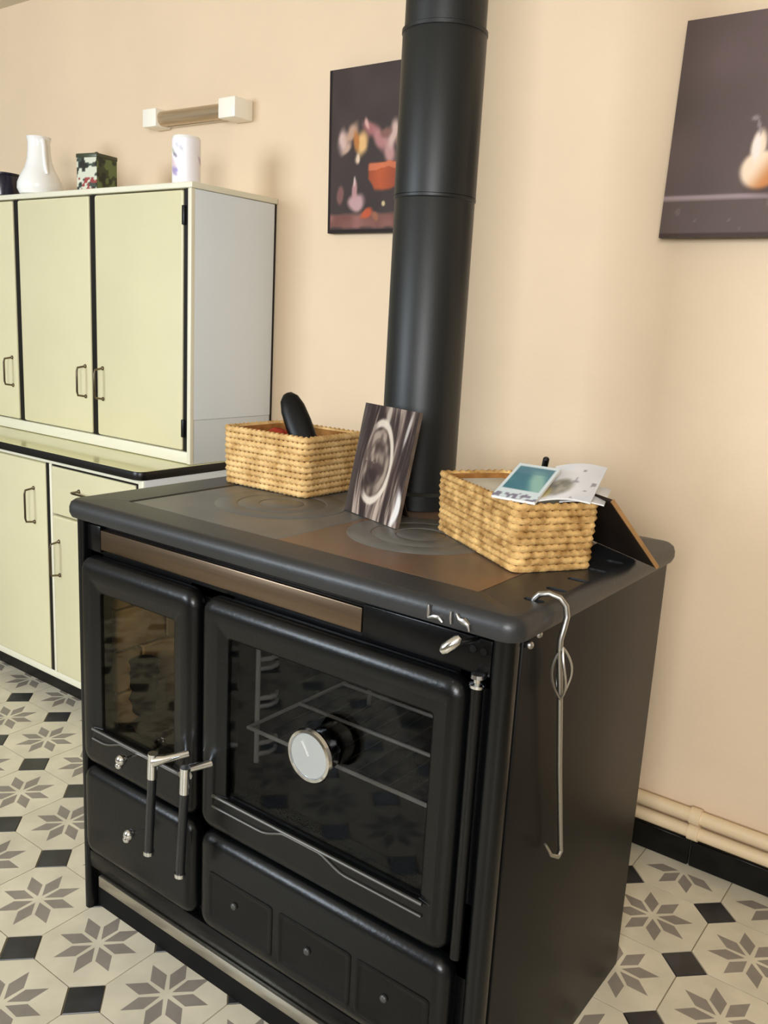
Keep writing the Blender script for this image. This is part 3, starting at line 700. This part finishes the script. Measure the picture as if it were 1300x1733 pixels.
sheet('leaflet', 'plain white folded sheet under the other leaflets in the tan basket', 'leaflet', (1.060, -0.762, 0.9640), (1.118, -0.732, 0.9640), (1.020, -0.640, 0.966), lambda u, v: mixc((236, 238, 244), (206, 212, 222), vnoise(u * 3, v * 3, 4)), 0.002, 0.004, LG)
sheet('leaflet', 'leaflet with brownish picture between teal booklet and white leaflet', 'leaflet', (1.026, -0.806, 0.9650), (1.0395, -0.802, 0.9650), (0.992, -0.690, 0.985), brown_photo, 0.001, 0.0, LG)
sheet('booklet', 'teal covered booklet propped on the rim of the tan basket', 'booklet', (0.979, -0.823, 0.9685), (1.050, -0.822, 0.9685), (0.9585, -0.702, 1.002), teal, 0.004, 0.0)
bm = new(); tube(bm, [(0.945, -0.60, 0.93), (0.968, -0.628, 1.003), (0.9685, -0.6285, 1.006)], [0.0055, 0.0055, 0.003], 10)
single('marker_pen', bm, blackplastic_m, 'black pen standing behind the white leaflets in the tan basket', 'pen', (0.945, -0.60, 0.93))
bm = new(); # content block under leaflets
box(bm, -0.12, 0.12, -0.045, 0.045, 0.009, 0.094, 0.003)
single('paper_stack', bm, mat('paper_stack', (205, 200, 188), 0.7, var=0.1, stretch=(1, 1, 60)), 'stack of papers filling the tan basket under the leaflets', 'papers', B2, None, True, a2)
# thin dark board leaning on the back of basket 2
bn = Vector((-s2, c2, 0)); be = Vector((c2, s2, 0)); bc = Vector((B2[0], B2[1], ZS))
p_bot = bc + be * (L2 / 2 + 0.012) + bn * (W2 / 2 + 0.105); p_top = bc + be * (L2 / 2 + 0.012) + bn * (W2 / 2 + 0.008) + Vector((0, 0, H2 + 0.004))
lb = thing('leaning_board', 'thin dark board with pale edge leaning against the back of the tan basket', 'board', tuple(p_bot))
ey = p_top - p_bot; nn = be.cross(ey).normalized(); nn = nn if nn.z > 0 else -nn; TT = 0.004
bm = new(); q = [p_bot, p_bot - be * 0.21, p_top - be * 0.21, p_top]; loft(bm, [q, [p + nn * TT for p in q]], True, True); part('panel', bm, darkboard_m, lb)
bm = new(); q = [p_bot + be * 0.0002, p_bot + be * 0.003, p_top + be * 0.003, p_top + be * 0.0002]; loft(bm, [[p - nn * 0.001 for p in q], [p + nn * (TT + 0.001) for p in q]], True, True); part('edge_band', bm, tanedge_m, lb)

# ================================================================== KITCHEN CABINET
CX, CYF = -0.262, -0.325
up = thing('wall_cabinet', 'pale green upper cabinet with white side standing on the counter', 'cabinet', (-0.88, -0.16, 0.79))
part('carcass', box(new(), -1.52, CX - 0.016, CYF + 0.02, -0.002, 0.815, 1.530), blackedge_gap_m, up)
part('side_panel', box(new(), CX - 0.016, CX, CYF + 0.002, -0.012, 0.915, 1.527, 0.002), white_m, up)
part('shadow_gap_strip', box(new(), CX - 0.016, CX - 0.003, -0.012, -0.002, 0.79, 1.527), blackedge_gap_m, up)  # black strip drawn in place of the shadow gap against the wall
part('side_foot', box(new(), CX - 0.016, CX - 0.002, CYF + 0.004, -0.012, 0.790, 0.9145, 0.001), grey_m, up)
part('top_board', box(new(), -1.53, CX + 0.003, CYF - 0.002, -0.002, 1.528, 1.5436, 0.003), cream_m, up)
part('bottom_rail', box(new(), -1.52, CX - 0.016, CYF + 0.002, CYF + 0.03, 0.791, 0.824, 0.003), cream_m, up)
part('corner_strip', box(new(), CX - 0.014, CX + 0.001, CYF - 0.002, CYF + 0.012, 0.791, 1.528, 0.003), cream_m, up)
def pull(parent, x, y, z0, z1, horizontal=False):
    bm = new(); d = 0.028
    if horizontal: pts = [(z0, y, x), (z0 + 0.004, y - d, x), (z0 + 0.015, y - d - 0.003, x), (z1 - 0.015, y - d - 0.003, x), (z1 - 0.004, y - d, x), (z1, y, x)]
    else: pts = [(x, y, z0), (x, y - d, z0 + 0.004), (x, y - d - 0.003, z0 + 0.015), (x, y - d - 0.003, z1 - 0.015), (x, y - d, z1 - 0.004), (x, y, z1)]
    tube(bm, pts, 0.0032, 8)
    for p in (pts[0], pts[-1]): ball(bm, p, 0.0065, 10)
    part('pull', bm, pull_m, parent)
def slab(x0, x1, z0, z1, y):
    bm = new(); def_o = lambda ins, yy: xz(rrect(x0 + ins, x1 - ins, z0 + ins, z1 - ins, 0.006, 3), yy)
    loft(bm, [def_o(0, y + 0.018), def_o(0, y + 0.003), def_o(0.001, y + 0.001), def_o(0.004, y)], True, True); return bm
for x0, x1, hx in ((-0.684, -0.297, -0.655), (-1.086, -0.712, -0.742), (-1.498, -1.116, -1.146)):
    d = part('door', slab(x0, x1, 0.828, 1.524, CYF), green_m, up); pull(d, hx, CYF, 0.938, 1.030)
    part('hinge', box(new(), (x1 - 0.001) if hx < -0.9 or hx > -0.7 else x0 - 0.009, (x1 + 0.009) if hx < -0.9 or hx > -0.7 else x0 + 0.001, CYF - 0.004, CYF + 0.01, 1.435, 1.485, 0.002), blackedge_gap_m, d) if x1 > -0.3 else None
    if x1 > -0.3: part('hinge', box(new(), x1 - 0.001, x1 + 0.009, CYF - 0.004, CYF + 0.01, 0.865, 0.915, 0.002), blackedge_gap_m, d)
for x in (-0.698, -1.101): part('gap_strip', box(new(), x - 0.0135, x + 0.0135, CYF + 0.004, CYF + 0.02, 0.826, 1.526), blackedge_gap_m, up)
part('gap_strip', box(new(), -0.2968, -0.2765, CYF + 0.004, CYF + 0.02, 0.826, 1.526), blackedge_gap_m, up)
# counter
ct = thing('countertop', 'glossy yellow green worktop with black edge between the two cabinets', 'countertop', (-0.90, -0.25, 0.765))
def cpts(ins): 
    p = [( -1.55, -0.001), (-1.55, -0.506 + ins)]
    r = 0.03; cx, cy = -0.252 - r, -0.506 + r
    for k in range(7): t = -PI / 2 + k / 6 * PI / 2; p.append((cx + (r - ins) * math.cos(t), cy + (r - ins) * math.sin(t)))
    p.append((-0.252 - ins, -0.001)); return p
bm = new(); loft(bm, [xy(cpts(0.0015), 0.7655), xy(cpts(0), 0.768), xy(cpts(0), 0.7865), xy(cpts(0.0015), 0.7885)], True, True); part('edge_band', bm, blackedge_gap_m, ct)
bm = new(); loft(bm, [xy(cpts(0.002), 0.7875), xy(cpts(0.002), 0.7896)], True, True); part('worktop', bm, formica_m, ct)
lo = thing('base_cabinet', 'pale green base cabinet with drawer and black plinth under the counter', 'cabinet', (-0.90, -0.25, 0))
YL = -0.49
part('carcass', box(new(), -1.54, -0.268, YL + 0.02, -0.002, 0.086, 0.7655), blackedge_gap_m, lo)
part('side_panel', box(new(), -0.268, -0.255, YL + 0.003, -0.002, 0.075, 0.7655, 0.002), white_m, lo)
part('plinth', box(new(), -1.53, -0.275, -0.435, -0.02, 0.0005, 0.086), blackedge_gap_m, lo)
part('front_rail', box(new(), -1.54, -0.268, YL + 0.002, YL + 0.02, 0.752, 0.7652, 0.002), cream_m, lo)
part('corner_strip', box(new(), -0.279, -0.256, YL, YL + 0.02, 0.075, 0.7652, 0.003), cream_m, lo)
part('bottom_rail', box(new(), -1.54, -0.279, YL + 0.004, YL + 0.02, 0.075, 0.098, 0.003), cream_m, lo)
part('divider', box(new(), -0.694, -0.682, YL + 0.001, YL + 0.02, 0.098, 0.752, 0.002), cream_m, lo)
part('gap_strip', box(new(), -0.7118, -0.6942, YL + 0.003, YL + 0.02, 0.099, 0.7515), blackedge_gap_m, lo)
part('gap_strip', box(new(), -0.2898, -0.2792, YL + 0.003, YL + 0.02, 0.604, 0.7515), blackedge_gap_m, lo)
part('gap_strip', box(new(), -0.6818, -0.2792, YL + 0.004, YL + 0.02, 0.7465, 0.7518), blackedge_gap_m, lo)
d = part('door', slab(-1.10, -0.712, 0.100, 0.748, YL), green_m, lo); pull(d, -0.775, YL, 0.560, 0.665)
d = part('door', slab(-1.52, -1.13, 0.100, 0.748, YL), green_m, lo); pull(d, -1.16, YL, 0.560, 0.665)
d = part('drawer', slab(-0.680, -0.290, 0.604, 0.7462, YL), green_m, lo); pull(d, 0.690, YL, -0.545, -0.445, True)
d = part('door', slab(-0.680, -0.290, 0.100, 0.598, YL), green_m, lo); pull(d, -0.650, YL, 0.418, 0.522)

# ================================================================== ON TOP OF THE UPPER CABINET
ZC = 1.5440
def at(x, y=-0.27): return (x, y, ZC)
# jug
jg = thing('ceramic_jug', 'white glazed ceramic jug with long neck and round belly on the cabinet', 'jug', at(-1.075, -0.25))
bm = new(); seg = 32
prof = [(0.0, 0.0), (0.048, 0.0), (0.062, 0.006), (0.070, 0.022), (0.069, 0.040), (0.060, 0.062), (0.046, 0.086), (0.038, 0.112), (0.035, 0.140), (0.034, 0.160), (0.036, 0.175), (0.038, 0.180), (0.035, 0.180), (0.030, 0.160), (0.030, 0.12), (0.0, 0.10)]
loops = []
for r, h in prof:
    lp = []
    for k in range(seg):
        t = 2 * PI * k / seg; sp_ = 1.0
        if h > 0.15: sp_ += 0.5 * max(0, math.cos(t - PI)) ** 6 * (h - 0.15) / 0.036
        lp.append((max(r, 1e-5) * sp_ * math.cos(t), max(r, 1e-5) * math.sin(t), h))
    loops.append(lp)
loft(bm, loops, True, True); part('jug_body', bm, ceramic_m, jg, local=True)
part('handle', tube(new(), [(0.031, -0.008, 0.164), (0.042, -0.012, 0.167), (0.047, -0.013, 0.150), (0.049, -0.013, 0.118), (0.052, -0.012, 0.090), (0.058, -0.010, 0.066)], [0.005, 0.007, 0.007, 0.007, 0.007, 0.005], 10), ceramic_m, jg, local=True)
part('foot_ring', lathe(new(), [(0.04, 0.0), (0.050, 0.0), (0.052, 0.004), (0.04, 0.006)], (0, 0, 0), 28), ceramic_m, jg, local=True)
# navy pot
bm = new(); lathe(bm, [(0.0, 0.0), (0.05, 0.0), (0.058, 0.006), (0.060, 0.06), (0.057, 0.072), (0.053, 0.072), (0.052, 0.01), (0.0, 0.008)], (0, 0, 0), 28)
np_ = thing('navy_pot', 'dark navy glazed pot beside the white jug', 'pot', at(-1.262, -0.27))
part('pot_body', bm, navy_m, np_, local=True); part('rim', lathe(new(), [(0.057, 0.070), (0.061, 0.071), (0.061, 0.077), (0.055, 0.077)], (0, 0, 0), 28), navy_m, np_, local=True)
# patterned tin
tn = thing('patterned_tin', 'small square tin with green and black floral print', 'tin', at(-0.757, -0.262), math.radians(9))
def tinc(seed, green):
    def f(u, v):
        k = vnoise(u * 6 + seed, v * 7, seed); c = (52, 60, 30) if green else (60, 70, 60)
        if k > 0.5: c = (96, 112, 62) if green else (206, 208, 188)
        if k < 0.28: c = (28, 26, 18)
        if not green and v < 0.35 and vnoise(u * 9, v * 9, 3) > 0.6: c = (150, 60, 60)
        return c
    return f
hw = 0.040; H = 0.104; tinm = vcol_mat('tin_print', 0.3, 0.5)
me = painted('front_print', 22, 30, lambda u, v: Vector((-hw + 2 * hw * u, -hw - 0.0004, 0.003 + (H - 0.008) * v)), tinc(3, False), tinm); painted_part('front_print', me, tn)
me = painted('side_print', 22, 30, lambda u, v: Vector((hw + 0.0004, -hw + 2 * hw * u, 0.003 + (H - 0.008) * v)), tinc(5, True), tinm); painted_part('side_print', me, tn)
bm = new(); box(bm, -hw, hw, -hw, hw, 0.0, H - 0.004, 0.0015); part('tin_body', bm, mat('tin_green', (60, 64, 40), 0.35, metal=0.3), tn, local=True)
bm = new(); box(bm, -hw - 0.002, hw + 0.002, -hw - 0.002, hw + 0.002, H - 0.012, H, 0.002); ball(bm, (0, 0, H + 0.003), 0.008, 12); part('lid', bm, mat('tin_lid', (70, 74, 56), 0.35, metal=0.3), tn, local=True)
# floral canister
fc = thing('floral_canister', 'tall white canister with pale violet flowers on the cabinet corner', 'canister', at(-0.348, -0.27))
def flo(u, v):
    c = (244, 240, 244)
    for cx, cy, r, cc in ((0.22, 0.24, 0.13, (168, 148, 192)), (0.25, 0.30, 0.09, (140, 128, 188)), (0.24, 0.62, 0.08, (128, 120, 136)), (0.30, 0.80, 0.10, (196, 196, 206)), (0.19, 0.45, 0.16, (232, 206, 214)), (0.20, 0.72, 0.07, (176, 188, 164)), (0.6, 0.5, 0.12, (180, 160, 196)), (0.85, 0.3, 0.12, (190, 170, 200))):
        c = mixc(c, cc, 0.85 * ell(u, v, cx, cy, r * 0.3, r, 25, 0.4))
    return c
rc = 0.038; HC = 0.124
me = painted('floral_print', 64, 30, lambda u, v: Vector((rc * 1.002 * math.cos(u * 2 * PI - PI), rc * 1.002 * math.sin(u * 2 * PI - PI), 0.006 + (HC - 0.014) * v)), flo, vcol_mat('canister_print', 0.3, 0.45)); painted_part('floral_print', me, fc)
part('canister_body', lathe(new(), [(0.0, 0.0), (rc - 0.002, 0.0), (rc, 0.003), (rc, HC - 0.006), (rc - 0.003, HC), (0.0, HC)], (0, 0, 0), 40), ceramic_m, fc, local=True)

# ================================================================== WALL LAMP
wl = thing('wall_lamp', 'long tube wall lamp with white end boxes above the cabinet', 'wall lamp', (-0.57, 0, 1.79))
part('end_box', box(new(), -0.800, -0.735, -0.062, -0.001, 1.768, 1.822, 0.004), lampwhite_m, wl)
part('end_box', box(new(), -0.440, -0.370, -0.075, -0.001, 1.762, 1.818, 0.004), lampwhite_m, wl)
part('tube_shade', cyl(new(), (-0.736, -0.034, 1.794), (-0.439, -0.034, 1.792), 0.022, 24), lamptube_m, wl)
part('back_plate', box(new(), -0.736, -0.439, -0.012, -0.001, 1.774, 1.812), lampwhite_m, wl)

# ================================================================== PICTURES
art_m = vcol_mat('canvas_print', 0.5, 0.18)
def picture(label, x0, w, z0, z1, ybot, ytop, colf, nx, ny):
    t = thing('canvas_picture', label, 'picture', (x0 + w / 2, 0, z0)); th = 0.018
    ox, oy, oz = OFF[t.name]; h = z1 - z0
    yy = lambda v: ybot + (ytop - ybot) * v
    me = painted('print', nx, ny, lambda u, v: Vector((x0 + w * u - ox, yy(v) - 0.0004, z0 + h * v - oz)), colf, art_m); painted_part('print', me, t)
    bm = new(); q = [(x0, yy(0), z0), (x0 + w, yy(0), z0), (x0 + w, yy(1), z1), (x0, yy(1), z1)]
    loft(bm, [q, [(a, min(b + th, -0.001), c) for a, b, c in q]], True, True); part('canvas_edge', bm, mat('canvas_edge', (34, 28, 26), 0.6), t)
    return t
def art1(u, v):
    u0, v0 = u, v; u = u + 0.03 * (vnoise(u0 * 13, v0 * 15, 21) - 0.5); v = v + 0.022 * (vnoise(u0 * 15, v0 * 13, 22) - 0.5)
    n = vnoise(u * 6, v * 6, 1); c = mixc((56, 47, 45), (72, 60, 56), n * 0.7 + 0.3 * v)
    if v < 0.13: c = mixc(c, mixc((150, 104, 96), (108, 70, 62), vnoise(u * 9, v * 20, 2)), sstep(0.14, 0.10, v) * sstep(0.02, 0.045, v))
    if v0 < 0.025 or u0 < 0.03: c = (34, 24, 22)
    B = [(0.16, 0.57, 0.045, 0.07, -10, (206, 176, 168)), (0.25, 0.61, 0.08, 0.04, 35, (186, 150, 128)), (0.20, 0.52, 0.05, 0.03, 30, (190, 158, 140)),
         (0.36, 0.545, 0.065, 0.065, -20, (226, 180, 120)), (0.30, 0.56, 0.03, 0.06, 10, (176, 112, 60)), (0.32, 0.46, 0.03, 0.03, 0, (222, 196, 170)),
         (0.45, 0.625, 0.075, 0.045, -25, (160, 104, 104)), (0.42, 0.66, 0.02, 0.04, 20, (206, 160, 150)), (0.56, 0.56, 0.08, 0.05, -40, (176, 122, 120)),
         (0.66, 0.49, 0.05, 0.10, 15, (186, 140, 136)), (0.70, 0.59, 0.045, 0.08, -20, (200, 170, 158)), (0.62, 0.60, 0.05, 0.03, 20, (130, 92, 84)), (0.82, 0.55, 0.08, 0.07, 10, (190, 150, 130))]
    for cx, cy, rx, ry, ro, cc in B: c = mixc(c, cc, 0.95 * ell(u, v, cx, cy, rx, ry, ro, 0.5))
    pot = sstep(0.44, 0.47, u - 0.9 * max(0, 0.33 - v)) * (1 - sstep(0.93, 0.96, u + 0.9 * max(0, 0.33 - v))) * sstep(0.25, 0.28, v) * (1 - sstep(0.415, 0.43, v))
    c = mixc(c, mixc((188, 88, 50), (112, 54, 42), abs(u - 0.58) * 3.0 + 0.5 * (0.36 - v)), 0.92 * pot)
    if 0.385 < v < 0.42: c = mixc(c, (214, 128, 92), 0.6 * pot)
    for cx, cy, rx, ry, ro, cc in ((0.32, 0.19, 0.085, 0.055, 0, (196, 158, 160)), (0.30, 0.27, 0.028, 0.06, -5, (184, 140, 140)), (0.30, 0.32, 0.012, 0.03, 0, (204, 180, 176)), (0.14, 0.24, 0.035, 0.05, 0, (128, 88, 84)), (0.44, 0.115, 0.07, 0.03, 15, (190, 84, 50)), (0.53, 0.10, 0.03, 0.03, 0, (150, 96, 70)), (0.62, 0.185, 0.018, 0.016, 0, (206, 186, 140))):
        c = mixc(c, cc, 0.9 * ell(u, v, cx, cy, rx, ry, ro, 0.35))
    return c
def art2(u, v):
    n = vnoise(u * 5, v * 5, 5); c = mixc((88, 76, 72), (118, 98, 98), 0.6 * u + 0.4 * n)
    if v < 0.19: c = mixc(c, (96, 82, 78), 0.8)
    c = mixc(c, (156, 138, 140), (1 - sstep(0.004, 0.018, abs(v - 0.185))))
    if v < 0.17 and vnoise(u * 34, v * 26, 4) > 0.88: c = mixc(c, (134, 120, 118), 0.35)
    if v < 0.02: c = (70, 56, 52)
    c = mixc(c, (66, 50, 44), 0.55 * ell(u, v, 0.56, 0.215, 0.14, 0.03, 0, 0.5))
    bulb = max(ell(u, v, 0.468, 0.30, 0.095, 0.085, 0, 0.18), ell(u, v, 0.445, 0.40, 0.035, 0.075, -4, 0.3))
    c = mixc(c, mixc((240, 214, 186), (196, 128, 76), sstep(-0.03, 0.10, (u - 0.45) - (v - 0.30) * 0.7)), bulb)
    c = mixc(c, (236, 226, 220), 0.8 * ell(u, v, 0.435, 0.40, 0.02, 0.06, 0, 0.5))
    c = mixc(c, (150, 136, 138), 0.8 * max(ell(u, v, 0.435, 0.49, 0.008, 0.04, 18, 0.4), ell(u, v, 0.41, 0.53, 0.018, 0.012, 0, 0.4)))
    return c
picture('dark still life of onions and garlic in a terracotta pot, half behind the flue pipe', -0.048, 0.31, 1.4418, 1.8547, -0.023, -0.037, art1, 120, 160)
picture('dark still life of a single garlic bulb on a stone ledge', 0.899, 0.40, 1.4168, 1.8462, -0.045, -0.020, art2, 110, 120)
